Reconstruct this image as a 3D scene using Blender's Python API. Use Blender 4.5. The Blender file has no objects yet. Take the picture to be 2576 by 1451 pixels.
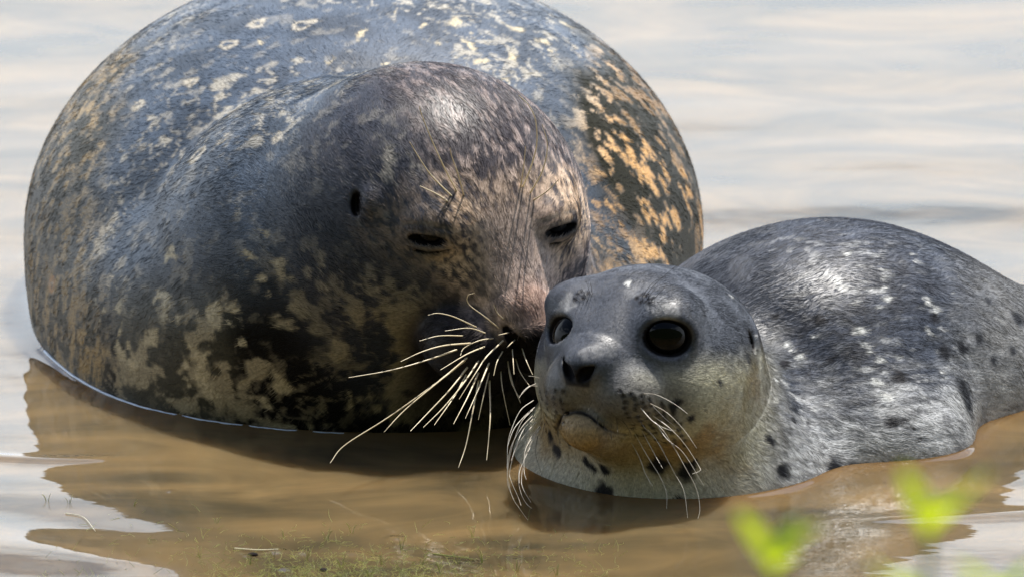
import bpy, math, random
import numpy as np
from mathutils import Vector
random.seed(7); rng = np.random.default_rng(7)
S = bpy.context.scene
COL = S.collection

# ------------------------------------------------------------------ camera
PITCH = math.radians(15.0); DIST = 9.0; SENS = 36.0
TARGET = np.array([0.0, 0.0, 0.165]); FWIDTH = 0.805          # metres across the frame at the target
FWD = np.array([0, math.cos(PITCH), -math.sin(PITCH)]); UPV = np.array([0, math.sin(PITCH), math.cos(PITCH)]); RGT = np.array([1.0, 0, 0])
CAMP = TARGET - FWD * DIST
cam = bpy.data.cameras.new('camera'); camo = bpy.data.objects.new('camera', cam); COL.objects.link(camo)
camo.location = CAMP; camo.rotation_euler = (math.pi/2 - PITCH, 0, 0)
cam.sensor_width = SENS; cam.lens = SENS * DIST / FWIDTH
cam.clip_start = 0.1; cam.clip_end = 3000
cam.dof.use_dof = True; cam.dof.focus_distance = DIST + 0.03; cam.dof.aperture_fstop = 13.0
S.camera = camo

# ------------------------------------------------------------------ light
SUN = np.array([0.20, 0.30, 0.93]); SUN = SUN / np.linalg.norm(SUN)
sun_el = math.asin(SUN[2]); sun_az = math.atan2(SUN[0], SUN[1])
w = bpy.data.worlds.new('World'); S.world = w; w.use_nodes = True
nt = w.node_tree; nt.nodes.clear()
def N(t, **k):
    n = nt.nodes.new(t)
    for a, b in k.items(): setattr(n, a, b)
    return n
sky = N('ShaderNodeTexSky', sky_type='NISHITA', sun_disc=False)
sky.sun_elevation = sun_el; sky.sun_rotation = sun_az; sky.dust_density = 2.0; sky.air_density = 1.0; sky.ozone_density = 1.5
tc = N('ShaderNodeTexCoord'); sep = N('ShaderNodeSeparateXYZ'); nt.links.new(tc.outputs['Generated'], sep.inputs[0])
mp = N('ShaderNodeMapping'); mp.inputs['Scale'].default_value = (1.6, 1.6, 5.0); nt.links.new(tc.outputs['Generated'], mp.inputs[0])
no = N('ShaderNodeTexNoise'); no.inputs['Scale'].default_value = 1.7; no.inputs['Detail'].default_value = 6; no.inputs['Roughness'].default_value = .55
nt.links.new(mp.outputs[0], no.inputs['Vector'])
# broken white cloud, thickening towards the horizon
hz = N('ShaderNodeMapRange'); hz.inputs[1].default_value = 0.06; hz.inputs[2].default_value = 0.75; hz.inputs[3].default_value = .50; hz.inputs[4].default_value = -.22
nt.links.new(sep.outputs[2], hz.inputs[0])
ad = N('ShaderNodeMath', operation='ADD'); nt.links.new(no.outputs['Fac'], ad.inputs[0]); nt.links.new(hz.outputs[0], ad.inputs[1])
cr = N('ShaderNodeMapRange', interpolation_type='SMOOTHSTEP'); cr.inputs[1].default_value = .42; cr.inputs[2].default_value = .72
nt.links.new(ad.outputs[0], cr.inputs[0])
mx = N('ShaderNodeMix', data_type='RGBA'); nt.links.new(cr.outputs[0], mx.inputs[0])
nt.links.new(sky.outputs[0], mx.inputs[6]); mx.inputs[7].default_value = (11.4, 12.6, 14.0, 1)
bg = N('ShaderNodeBackground'); bg.inputs[1].default_value = 0.094
out = N('ShaderNodeOutputWorld'); nt.links.new(mx.outputs[2], bg.inputs[0]); nt.links.new(bg.outputs[0], out.inputs[0])
sl = bpy.data.lights.new('sun', 'SUN'); sl.energy = 5.0; sl.angle = math.radians(.53); sl.color = (1, .95, .87)
so = bpy.data.objects.new('sun', sl); COL.objects.link(so); so.rotation_euler = Vector(SUN).to_track_quat('Z', 'Y').to_euler()
S.view_settings.view_transform = 'Standard'; S.view_settings.look = 'None'; S.view_settings.gamma = 1
S.view_settings.use_curve_mapping = False; S.view_settings.exposure = 0.58
S.cycles.max_bounces = 6; S.cycles.diffuse_bounces = 3; S.cycles.glossy_bounces = 3; S.cycles.caustics_reflective = False

# ------------------------------------------------------------------ numpy helpers
def ray(u, v):                                   # photo pixel (2576 x 1451) to a viewing direction
    k = FWIDTH / DIST / 2576.0
    d = FWD + RGT * ((u - 1288) * k) + UPV * ((725.5 - v) * k)
    return d / np.linalg.norm(d)
def W(u, v, y):                                  # the point of that ray at world depth y
    d = ray(u, v); return CAMP + d * ((y - CAMP[1]) / d[1])
def WZ(u, v, z=0.0):
    d = ray(u, v); return CAMP + d * ((z - CAMP[2]) / d[2])
def proj(P):
    R = P - CAMP; c = R @ FWD; k = 2576.0 * DIST / FWIDTH
    return 1288 + (R @ RGT) / c * k, 725.5 - (R @ UPV) / c * k
def sstep(a, b, x):
    t = np.clip((x - a) / (b - a), 0, 1); return t * t * (3 - 2 * t)
def _hash(ix, iy, iz, s):
    h = (ix * 374761393 + iy * 668265263 + iz * 2147483647 + s * 144665) & 0xffffffff
    h = ((h ^ (h >> 13)) * 1274126177) & 0xffffffff
    h = (h ^ (h >> 16)) & 0xffffffff
    h = (h * 2246822519) & 0xffffffff
    return ((h ^ (h >> 15)) & 0xffffff) / float(0xffffff)
def vnoise(P, sc=1.0, seed=0):                   # smooth value noise, 0..1
    Q = P * sc + 1000.0; I = np.floor(Q).astype(np.int64); F = Q - I; F = F * F * F * (F * (F * 6 - 15) + 10)
    r = 0
    for dx in (0, 1):
        wx = F[:, 0] if dx else 1 - F[:, 0]
        for dy in (0, 1):
            wy = F[:, 1] if dy else 1 - F[:, 1]
            for dz in (0, 1):
                wz = F[:, 2] if dz else 1 - F[:, 2]
                r = r + wx * wy * wz * _hash(I[:, 0] + dx, I[:, 1] + dy, I[:, 2] + dz, seed)
    return r
def fbm(P, sc=1.0, seed=0, o=4, g=.5):
    a = 1; t = 0; r = 0
    for i in range(o):
        r = r + a * vnoise(P, sc * 2.03 ** i, seed + 17 * i); t += a; a *= g
    return r / t
def frame(yaw, pitch, roll=0):                   # columns: forward, side (image right), up; yaw 0 looks at the camera (-y)
    f = np.array([math.sin(yaw) * math.cos(pitch), -math.cos(yaw) * math.cos(pitch), math.sin(pitch)])
    s = np.array([math.cos(yaw), math.sin(yaw), 0.0]); u = np.cross(f, s) * -1
    if u[2] < 0: u = -u
    c, q = math.cos(roll), math.sin(roll)
    return np.stack([f, s * c + u * q, u * c - s * q], 1)

# ---- signed distance primitives
def ell(c, r, R=None):
    c = np.asarray(c, float); r = np.asarray(r, float)
    def f(P):
        q = P - c
        if R is not None: q = q @ R
        k0 = np.sqrt(((q / r) ** 2).sum(1)); k1 = np.sqrt(((q / (r * r)) ** 2).sum(1)) + 1e-9
        return k0 * (k0 - 1) / k1
    return f
def cone(a, b, ra, rb):
    a = np.asarray(a, float); b = np.asarray(b, float); ab = b - a; L = ab @ ab
    def f(P):
        q = P - a; h = np.clip(q @ ab / L, 0, 1)
        return np.sqrt(((q - h[:, None] * ab) ** 2).sum(1)) - (ra + (rb - ra) * h)
    return f
def path(pts, rs):
    cs = [cone(pts[i], pts[i+1], rs[i], rs[i+1]) for i in range(len(pts) - 1)]
    def f(P):
        d = cs[0](P)
        for c in cs[1:]: d = np.minimum(d, c(P))
        return d
    return f
def smin(a, b, k):
    h = np.maximum(k - np.abs(a - b), 0) / k; return np.minimum(a, b) - h * h * k * .25
def smax(a, b, k): return -smin(-a, -b, k)
def build_sdf(ops):                              # ops: (function, blend, sign)
    def f(P):
        d = None
        for g, k, s in ops:
            e = g(P)
            if d is None: d = e
            elif s > 0: d = smin(d, e, k)
            else: d = smax(d, -e, k)
        return d
    return f
def chunked(f, P, n=400000):
    return np.concatenate([f(P[i:i+n]) for i in range(0, len(P), n)]) if len(P) > n else f(P)
def grad(f, P, e=4e-4):
    G = np.empty_like(P)
    for i in range(3):
        D = np.zeros(3); D[i] = e
        G[:, i] = chunked(f, P + D) - chunked(f, P - D)
    return G / (2 * e)
def march(f, u, v):                              # where the ray of a pixel meets a surface
    d = ray(u, v); t = DIST - 1.0; p = CAMP + d * t
    for _ in range(200):
        s = float(f(p[None])[0])
        if s < 2e-4: return p
        t += s * .8; p = CAMP + d * t
        if t > DIST + 2.5: return None
    return p
def axis(a, segs):                               # grid lines with a spacing per stretch
    r = [a]
    for end, st in segs:
        n = max(1, int(round((end - r[-1]) / st))); r += list(np.linspace(r[-1], end, n + 1)[1:])
    return np.array(r)
def nets(f, X, Y, Z):                            # surface nets on a rectilinear grid, evaluated only near the surface
    B = 5; nx, ny, nz = len(X), len(Y), len(Z)
    D = np.empty((nx, ny, nz), np.float32)
    bi = [np.arange(0, n, B) for n in (nx, ny, nz)]
    bc, bh = [], []
    for A, I in zip((X, Y, Z), bi):
        e = np.minimum(I + B, len(A) - 1); bc.append((A[I] + A[e]) / 2); bh.append((A[e] - A[I]) / 2)
    C = np.stack(np.meshgrid(*bc, indexing='ij'), -1).reshape(-1, 3)
    H = np.sqrt(sum(h ** 2 for h in np.meshgrid(*bh, indexing='ij'))).ravel()
    dc = chunked(f, C)
    near = (np.abs(dc) < H * 1.5 + .008)
    shp = [len(b) for b in bi]; near3 = near.reshape(shp); dc3 = dc.reshape(shp)
    ix, iy, iz = (np.arange(n) // B for n in (nx, ny, nz))
    D[:] = dc3[np.ix_(ix, iy, iz)]
    M = near3[np.ix_(ix, iy, iz)]; idx = np.nonzero(M)
    D[idx] = chunked(f, np.stack([X[idx[0]], Y[idx[1]], Z[idx[2]]], 1))
    In = D < 0
    cnt = np.zeros((nx-1, ny-1, nz-1), np.int8)
    for a in (0, 1):
        for b in (0, 1):
            for c in (0, 1): cnt += In[a:nx-1+a, b:ny-1+b, c:nz-1+c]
    act = (cnt > 0) & (cnt < 8); ci = np.array(np.nonzero(act)).T
    vid = np.full(act.shape, -1, np.int64); vid[act] = np.arange(len(ci))
    acc = np.zeros((len(ci), 3)); num = np.zeros(len(ci)); AX = (X, Y, Z)
    for ax in range(3):
        o = [i for i in range(3) if i != ax]
        for p in (0, 1):
            for q in (0, 1):
                i0 = ci.copy(); i0[:, o[0]] += p; i0[:, o[1]] += q; i1 = i0.copy(); i1[:, ax] += 1
                d0 = D[tuple(i0.T)]; d1 = D[tuple(i1.T)]; m = (d0 < 0) != (d1 < 0)
                t = np.where(m, d0 / np.where(m, d0 - d1, 1), 0)
                for k in range(3):
                    c0 = AX[k][i0[:, k]]; c1 = AX[k][i1[:, k]]
                    acc[:, k] += np.where(m, c0 + (c1 - c0) * t, 0)
                num += m
    V = acc / num[:, None]
    F = []
    for ax in range(3):
        o1, o2 = (ax + 1) % 3, (ax + 2) % 3
        sl0 = [slice(1, -1)] * 3; sl0[ax] = slice(0, -1); sl1 = list(sl0); sl1[ax] = slice(1, None)
        a = In[tuple(sl0)]; b = In[tuple(sl1)]; e = np.array(np.nonzero(a != b)).T
        e2 = e.copy(); e2[:, o1] += 1; e2[:, o2] += 1
        flip = ~a[tuple(e.T)]
        q = []
        for da, db in ((0, 0), (-1, 0), (-1, -1), (0, -1)):
            j = e2.copy(); j[:, o1] += da; j[:, o2] += db; q.append(vid[tuple(j.T)])
        q = np.stack(q, 1); q[flip] = q[flip][:, ::-1]; F.append(q)
    F = np.concatenate(F); F = F[(F >= 0).all(1)]
    for _ in range(3):
        g = grad(f, V); n2 = (g * g).sum(1) + 1e-6; V = V - g * np.clip(chunked(f, V) / n2, -.003, .003)[:, None]
    return V, F
def mesh_np(name, V, F, mat=None, col=None, smooth=True):
    me = bpy.data.meshes.new(name); n = F.shape[1]
    me.vertices.add(len(V)); me.vertices.foreach_set('co', V.astype(np.float32).ravel())
    me.loops.add(F.size); me.loops.foreach_set('vertex_index', F.astype(np.int32).ravel())
    me.polygons.add(len(F)); me.polygons.foreach_set('loop_start', np.arange(0, F.size, n, dtype=np.int32))
    me.update(calc_edges=True)
    me.polygons.foreach_set('use_smooth', np.full(len(F), smooth))
    if col is not None:
        a = me.attributes.new('tone', 'FLOAT_COLOR', 'POINT'); c = np.ones((len(V), 4), np.float32); c[:, :3] = col
        a.data.foreach_set('color', c.ravel())
    if mat: me.materials.append(mat)
    return me
def link(name, me, parent=None, loc=None):
    o = bpy.data.objects.new(name, me); COL.objects.link(o)
    if parent is not None: o.parent = parent
    if loc is not None: o.location = loc
    return o
def tag(o, label=None, cat=None, group=None, kind=None):
    for k, v in (('label', label), ('category', cat), ('group', group), ('kind', kind)):
        if v: o[k] = v
    return o
def empty(name, loc=(0, 0, 0)):
    o = bpy.data.objects.new(name, None); COL.objects.link(o); o.location = loc; return o
def catmull(pts, n):
    P = [np.asarray(p, float) for p in pts]; P = [2*P[0]-P[1]] + P + [2*P[-1]-P[-2]]; r = []
    m = len(P) - 3
    for k in range(n + 1):
        t = k / n * m; i = min(int(t), m - 1); t -= i; a, b, c, d = P[i:i+4]
        r.append(.5 * (2*b + (c-a)*t + (2*a-5*b+4*c-d)*t*t + (3*b-a-3*c+d)*t**3))
    return np.array(r)
def tube(pts, r0, r1, sides=6, bead=0.0, power=1.0):
    n = len(pts); T = np.gradient(pts, axis=0); T /= np.linalg.norm(T, axis=1)[:, None] + 1e-12
    ref = np.array([0.3, 0.9, 0.2]); A = np.cross(T, ref); A /= np.linalg.norm(A, axis=1)[:, None]; Bv = np.cross(T, A)
    t = np.linspace(0, 1, n); rad = r0 + (r1 - r0) * t ** power
    if bead: rad = rad * (1 + bead * np.sin(np.arange(n) * 2.1))
    V = []
    for k in range(sides):
        a = 2 * math.pi * k / sides; V.append(pts + (A * math.cos(a) + Bv * math.sin(a)) * rad[:, None])
    V = np.stack(V, 1).reshape(-1, 3); F = []
    for i in range(n - 1):
        for k in range(sides):
            F.append((i*sides+k, i*sides+(k+1) % sides, (i+1)*sides+(k+1) % sides, (i+1)*sides+k))
    return V, np.array(F)

# ------------------------------------------------------------------ materials
def mat(name):
    m = bpy.data.materials.new(name); m.use_nodes = True; t = m.node_tree
    return m, t, t.nodes['Principled BSDF']
def lk(t, a, b): t.links.new(a, b)
def fur_skin():
    m, t, b = mat('wet_fur')
    at = t.nodes.new('ShaderNodeAttribute'); at.attribute_name = 'tone'
    tc = t.nodes.new('ShaderNodeTexCoord')
    n1 = t.nodes.new('ShaderNodeTexNoise'); n1.inputs['Scale'].default_value = 420; n1.inputs['Detail'].default_value = 3
    lk(t, tc.outputs['Object'], n1.inputs['Vector'])
    mr = t.nodes.new('ShaderNodeMapRange'); mr.inputs[1].default_value = .3; mr.inputs[2].default_value = .7; mr.inputs[3].default_value = .6; mr.inputs[4].default_value = 1.2
    lk(t, n1.outputs['Fac'], mr.inputs[0])
    mx = t.nodes.new('ShaderNodeMix'); mx.data_type = 'RGBA'; mx.blend_type = 'MULTIPLY'; mx.inputs[0].default_value = 1
    lk(t, at.outputs['Color'], mx.inputs[6]); lk(t, mr.outputs[0], mx.inputs[7]); lk(t, mx.outputs[2], b.inputs['Base Color'])
    b.inputs['Roughness'].default_value = .42
    bw = t.nodes.new('ShaderNodeRGBToBW'); lk(t, at.outputs['Color'], bw.inputs[0]); ms = t.nodes.new('ShaderNodeMapRange'); ms.inputs[1].default_value = .008; ms.inputs[2].default_value = .05; ms.inputs[3].default_value = .04; ms.inputs[4].default_value = .36; lk(t, bw.outputs[0], ms.inputs[0]); lk(t, ms.outputs[0], b.inputs['Specular IOR Level'])
    bp = t.nodes.new('ShaderNodeBump'); bp.inputs['Strength'].default_value = .35; bp.inputs['Distance'].default_value = .0006
    lk(t, n1.outputs['Fac'], bp.inputs['Height']); lk(t, bp.outputs[0], b.inputs['Normal'])
    return m
def fur_hair():
    m, t, b = mat('fur_strand')
    at = t.nodes.new('ShaderNodeAttribute'); at.attribute_name = 'tone'
    lk(t, at.outputs['Color'], b.inputs['Base Color'])
    b.inputs['Roughness'].default_value = .40; b.inputs['Specular IOR Level'].default_value = .18
    return m
def plain(name, c, r=.5, spec=.5, coat=0, trans=0, sub=0):
    m, t, b = mat(name); b.inputs['Base Color'].default_value = (*c, 1); b.inputs['Roughness'].default_value = r
    b.inputs['Specular IOR Level'].default_value = spec; b.inputs['Coat Weight'].default_value = coat
    b.inputs['Transmission Weight'].default_value = trans
    return m
def noisy(name, c1, c2, sc, r=.6, spec=.4):
    m, t, b = mat(name); n = t.nodes.new('ShaderNodeTexNoise'); n.inputs['Scale'].default_value = sc; n.inputs['Detail'].default_value = 4
    tc = t.nodes.new('ShaderNodeTexCoord'); lk(t, tc.outputs['Object'], n.inputs['Vector'])
    mx = t.nodes.new('ShaderNodeMix'); mx.data_type = 'RGBA'; mx.inputs[6].default_value = (*c1, 1); mx.inputs[7].default_value = (*c2, 1)
    mr = t.nodes.new('ShaderNodeMapRange'); mr.inputs[1].default_value = .35; mr.inputs[2].default_value = .65
    lk(t, n.outputs['Fac'], mr.inputs[0]); lk(t, mr.outputs[0], mx.inputs[0])
    lk(t, mx.outputs[2], b.inputs['Base Color']); b.inputs['Roughness'].default_value = r; b.inputs['Specular IOR Level'].default_value = spec
    return m
M_SKIN = fur_skin(); M_HAIR = fur_hair()
M_EYE = plain('dark_eye', (.002, .002, .0025), .04, .16)
M_LID = plain('grey_lid', (.10, .11, .13), .25, .6)
M_WHISK = noisy('pale_whisker', (.86, .76, .54), (.74, .62, .42), 60, .35, .6)
M_WHISKP = noisy('light_whisker', (.72, .68, .60), (.45, .40, .33), 60, .35, .6)
M_WHISKD = plain('dark_whisker', (.03, .025, .02), .35, .6)

def strands(name, V, F, colf, flow, dens, length, width, lift, parent, seed, keep=None, seg=4):
    """a coat of short flat lying hairs, one curves object"""
    r = np.random.default_rng(seed)
    A, B, C, D = (V[F[:, i]] for i in range(4)); nrm = np.cross(C - A, D - B); ar = np.linalg.norm(nrm, axis=1) * .5
    cen = (A + B + C + D) / 4; nr = nrm / (np.linalg.norm(nrm, axis=1)[:, None] + 1e-12)
    view = CAMP - cen; view /= np.linalg.norm(view, axis=1)[:, None]
    d = dens(cen) * ((nr * view).sum(1) > -.45) * (cen[:, 2] > .001)
    ex = ar * d; n = np.floor(ex + r.random(len(ex))).astype(int); fi = np.repeat(np.arange(len(F)), n)
    a, b = r.random(len(fi))[:, None], r.random(len(fi))[:, None]
    P = (A[fi]*(1-a) + B[fi]*a)*(1-b) + (D[fi]*(1-a) + C[fi]*a)*b; NN = nr[fi]
    if keep is not None:
        k = keep(P); P, NN = P[k], NN[k]
    fl = flow(P); fl = fl + (vnoise(P, 55, seed)[:, None] - .5) * np.cross(NN, fl) * 1.1 + (vnoise(P, 230, seed+1)[:, None] - .5) * np.cross(NN, fl) * .7
    T = fl - (fl * NN).sum(1)[:, None] * NN; T /= np.linalg.norm(T, axis=1)[:, None] + 1e-9
    L = (length(P) * (.6 + .8 * r.random(len(P))))[:, None]; lf = (lift * (.3 + 1.2 * r.random(len(P))))[:, None]
    pts = []
    for k in range(seg):
        t = k / (seg - 1); pts.append(P - NN * .0004 + T * L * t + NN * L * (lf * t - .35 * lf * t * t - .02 * t*t) + NN * .0003)
    pts = np.stack(pts, 1).reshape(-1, 3)
    c = colf(P); c = c * (.62 + .76 * r.random(len(P)))[:, None] * (.76 + .48 * sstep(.3, .7, vnoise(P, 420, seed + 9)))[:, None]
    hc = bpy.data.hair_curves.new(name); hc.add_curves([seg] * len(P))
    hc.points.foreach_set('position', pts.astype(np.float32).ravel())
    wr = np.tile(np.array([width * (1 - .85 * (k / (seg-1)) ** 1.5) for k in range(seg)], np.float32), len(P))
    ra = hc.attributes.get('radius') or hc.attributes.new('radius', 'FLOAT', 'POINT'); ra.data.foreach_set('value', wr)
    at = hc.attributes.new('tone', 'FLOAT_COLOR', 'CURVE'); cc = np.ones((len(P), 4), np.float32); cc[:, :3] = np.clip(c, 0, 1); at.data.foreach_set('color', cc.ravel())
    hc.materials.append(M_HAIR)
    o = link(name, hc, parent); tag(o, kind='stuff'); print(name, len(P), 'strands'); return o

# ================================================================== the pup
PH = W(1638, 885, .030); PR = frame(math.radians(-29), math.radians(5), math.radians(1.5))
def pl(f, s, u): return PH + PR @ np.array([f, s, u])
def pe(f, s, u, r): return ell(pl(f, s, u), r, PR)
pup_ops = [
    (pe(-.004, -.002, -.002, (.090, .0825, .0685)), .01, 1),
    (pe(.030, .040, -.024, (.055, .045, .046)), .03, 1), (pe(.028, -.033, -.024, (.052, .042, .046)), .03, 1),   # cheeks
    (cone(pl(.035, 0, .010), pl(.090, 0, .000), .050, .027), .035, 1),                                       # bridge
    (pe(.082, .0245, -.017, (.032, .030, .0245)), .008, 1), (pe(.085, -.0185, -.016, (.031, .026, .0240)), .008, 1), # whisker pads
    (pe(.107, -.0025, .004, (.013, .0155, .012)), .010, 1),                                                       # nose
    (cone(pl(.02, 0, -.050), pl(.089, 0, -.046), .040, .0215), .012, 1),                                      # lower jaw
    (pe(.050, .045, .042, (.022, .020, .016)), .02, 1), (pe(.050, -.045, .042, (.022, .020, .016)), .02, 1),     # brows
    (cone(pl(-.022, -.006, -.032), W(1670, 1195, .085), .074, .118), .035, 1),                                      # neck
    (ell(W(1720, 1240, .10), (.128, .140, .110)), .05, 1),                                                    # chest
    (ell((.246, .255, .016), (.146, .188, .133), frame(math.radians(132), 0)[:, [1, 0, 2]]), .035, 1),                                                    # back
    (ell((.375, .395, -.010), (.135, .145, .066)), .09, 1),
    (ell(W(2210, 1140, .13), (.075, .060, .055)), .05, 1),                                                    # shoulder
]
_b = build_sdf(pup_ops); EYE_P = []
def surf_frame(f, u, v, tl=0.0):
    p_ = march(f, u, v); n_ = grad(f, p_[None], 3e-3)[0]; n_ /= np.linalg.norm(n_); tg = np.cross([0, 0, 1.0], n_); tg /= np.linalg.norm(tg)
    tg = tg + np.array([0, 0, 1]) * tl; tg -= n_ * (tg @ n_); tg /= np.linalg.norm(tg); return p_, np.stack([n_, tg, np.cross(n_, tg)], 1)
for (eu, ev), tl, sx, sz in (((1680, 849), -.16, .0208, .0140), ((1411, 831), .30, .0170, .0108)):
    p_, R3 = surf_frame(_b, eu, ev, tl); n_ = R3[:, 0]; EYE_P.append((p_ - n_ * .0168, .0208))
    pup_ops.append((ell(p_ - n_ * .010, (.0145, .0235, .0195), R3), .012, 1))
    pup_ops.append((ell(p_ + n_ * .003, (.0125, sx, sz), R3), .0055, -1))
for s in (1, -1):
    pup_ops.append((path([pl(.121, -.0025 + s*.0034, -.0055), pl(.1175, -.0025 + s*.0070, .0010), pl(.1100, -.0025 + s*.0148, .0088)], [.0030, .0050, .0020]), .0025, -1))
    ec = pl(-.022, s*.079, .014)
    pup_ops.append((ell(ec, (.006, .010, .0085), PR), .004, -1))                                            # ear hole
pup_ops.append((path([pl(.124, 0, -.008), pl(.118, 0, -.018), pl(.112, 0, -.027)], [.0012, .0012, .0014]), .003, -1))
z4 = lambda x, y: ((1800 + x * 1200 / 2576) / 1.49068, (1400 + y * 676 / 1451) / 1.49068)
_b = build_sdf(pup_ops); lp_, LR = surf_frame(_b, *z4(800, 470))
pup_ops.append((ell(lp_ - LR[:, 0] * .0070, (.0150, .0205, .0150), LR), .006, 1)); _b = build_sdf(pup_ops)
_m = [(640,560),(618,500),(622,430),(660,350),(710,315),(760,302),(820,308),(880,335),(950,395),(1030,450),(1100,480),(1180,500),(1300,505),(1420,470)]
_m = [march(_b, *z4(*q)) for q in _m]
pup_ops.append((path(_m, [.0003,.0005,.0007,.0009,.0011,.0013,.0013,.0010,.0007,.0005,.0005,.0004,.0003,.0002]), .0030, -1))
pup_sdf = build_sdf(pup_ops)

# ================================================================== the adult
AEM = W(1244, 588, .150); AR = frame(math.radians(28), math.radians(-26), math.radians(-3))
AH = AEM - AR @ np.array([.064, 0, .030])
def al(f, s, u): return AH + AR @ np.array([f, s, u])
def ae(f, s, u, r): return ell(al(f, s, u), r, AR)
ad_body = build_sdf([
    (ell((-.117*1.06, .575, .060), (.284, .36, .214)), .02, 1),                                              # barrel
    (ell((-.10, 1.05, .0), (.17, .50, .14)), .12, 1),
    (ell(W(640, 880, .47), (.165, .24, .13)), .06, 1),                                                       # chest, left
    (ell(W(1180, 900, .375), (.17, .19, .13)), .05, 1)])
ad_neck = build_sdf([
    (ell(W(872, 704, .318), (.160, .165, .154)), .02, 1),                                                     # folded neck
    (cone(al(-.02, -.01, -.01), W(900, 780, .36), .094, .158), .10, 1),
    (cone(al(-.03, 0, -.012), W(965, 605, .36), .080, .090), .06, 1),
    (ae(-.004, 0, -.013, (.100, .098, .084)), .075, 1)])                                                              # skull
def ad_base(P):
    k = .006 + .080 * sstep(.17, .07, P[:, 2]); return smin(ad_body(P), ad_neck(P), k)
ad_ops = [
    (ad_base, 0, 1),
    (ae(.020, .048, -.036, (.050, .045, .050)), .04, 1), (ae(.020, -.048, -.036, (.050, .045, .050)), .04, 1),
    (cone(al(.045, 0, .004), al(.122, 0, -.006), .054, .031), .030, 1),
    (ae(.116, .030, -.032, (.040, .034, .030)), .008, 1), (ae(.114, -.031, -.034, (.043, .038, .033)), .008, 1),
    (ae(.144, .001, -.010, (.017, .021, .016)), .010, 1),
    (cone(al(.02, 0, -.07), al(.112, 0, -.066), .055, .024), .015, 1),
    (cone(al(.0, 0, -.06), W(1150, 1010, .30), .07, .10), .05, 1),
    (ae(.054, .046, .050, (.030, .024, .016)), .02, 1), (ae(.054, -.048, .050, (.030, .024, .016)), .02, 1),
]
_b = build_sdf(ad_ops); EYE_A = []; LIDF = []
for (eu, ev), s, tl in (((1409, 573), 1, .10), ((1078, 598), -1, -.05)):
    p_ = march(_b, eu, ev); n_ = grad(_b, p_[None])[0]; n_ /= np.linalg.norm(n_); tg = np.cross([0, 0, 1.0], n_); tg /= np.linalg.norm(tg); tg = tg + np.array([0, 0, 1]) * tl; tg -= n_ * (tg @ n_); tg /= np.linalg.norm(tg)
    R3 = np.stack([n_, tg, np.cross(n_, tg)], 1); EYE_A.append(p_ - n_ * .0150); LIDF.append((p_, R3)); q_ = lambda a, b, c: p_ + R3 @ np.array([a, b, c])
    ad_ops.append((ell(p_ - n_ * .0105, (.0145, .0215, .0165), R3), .012, 1))
    ad_ops.append((ell(q_(.0055, 0, -.0008), (.0085, .0168, .0044), R3), .002, -1))
    ad_ops.append((path([q_(.000, -.020, .0085), q_(.0045, 0, .0125), q_(.000, .020, .0085)], [.0003, .0007, .0003]), .004, -1))
    ad_ops.append((path([q_(.000, -.019, -.0095), q_(.0040, 0, -.0130), q_(.000, .019, -.0095)], [.0005, .0012, .0005]), .003, -1))
for s in (1, -1):
    ad_ops.append((path([al(.160, s*.004, -.020), al(.158, s*.010, -.010), al(.146, s*.021, .000)], [.004, .0065, .003]), .003, -1))
    ad_ops.append((path([al(.152, 0, -.028), al(.150, s*.004, -.045), al(.140, s*.02, -.062), al(.10, s*.055, -.068)], [.002, .002, .002, .001]), .003, -1))
    if s < 0:
        p_ = march(_b, 897, 512); n_ = grad(_b, p_[None])[0]; n_ /= np.linalg.norm(n_); ad_ops.append((ell(p_ + n_ * .001, (.0042, .009, .0100)), .004, -1)); ad_ops.append((ell(p_ + np.array([.012, 0, -.003]), (.006, .008, .012)), .010, 1))
ad_sdf = build_sdf(ad_ops)

import time; T0 = time.time()
# ------------------------------------------------------------------ coats
def tang_noise(P, a, b, sc_long, sc_cross, seed, o=3, axis_=None):
    """noise drawn out along a direction"""
    ax = np.array(axis_, float); ax /= np.linalg.norm(ax)
    al_ = P @ ax; Q = P - np.outer(al_, ax)
    return fbm(Q * sc_cross + np.outer(al_, ax) * sc_long, 1.0, seed, o)
def mixc(c, d, t): return c * (1 - t[:, None]) + np.asarray(d)[None] * t[:, None]
def spots(c, P, lst, color, warp=None, soft=.35):
    Pw = P if warp is None else P + warp
    for q, r, *rest in lst:
        if q is None: continue
        m = np.abs(P - q).max(1) < r * 2.2 + .004
        if not m.any(): continue
        d = np.linalg.norm(Pw[m] - q, axis=1) / r
        if rest and rest[0] > 0: k = 1 - sstep(rest[0] * .5, rest[0], np.abs(d - .8))
        else: k = 1 - sstep(1 - soft, 1 + soft, d)
        c[m] = mixc(c[m], color, k * (rest[1] if len(rest) > 1 else 1))
    return c
def px_spots(f, L): return [(march(f, u, v), r * .0003125, *k) for u, v, r, *k in L]

pup_dark = px_spots(pup_sdf, [(2260,948,22),(2100,1188,36),(2152,1184,26),(1966,1178,22),(1960,1090,0.1),(2428,985,38),(2436,1020,30),(2246,1062,17),(2271,1056,9),(2296,1076,10),(2316,1105,9),
    (1972,915,16),(1996,1060,10),(1905,1045,0.1),(1935,1110,16),(2030,1060,8),(2090,905,10),(2060,805,18),(2150,830,14),(1880,905,14),(2375,890,24),(2420,870,22),(2462,850,20),(2500,905,18),(2545,880,20),(2560,800,26),(2350,800,15),(2440,640,14),(2490,760,16),
    (1655,1165,26),(1725,1185,24),(1740,1165,16),(1515,1240,26),(1700,1260,18),(1475,1160,15),(1490,1175,12),(1520,1180,15),(1400,1130,20),(1385,1100,16),(1425,1110,9),(1805,960,10),(1770,1030,9),(1640,1060,5),(2205,870,8),(1940,800,12),(2200,1010,8),(1700,1020,14),(1740,1052,10)])
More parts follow.
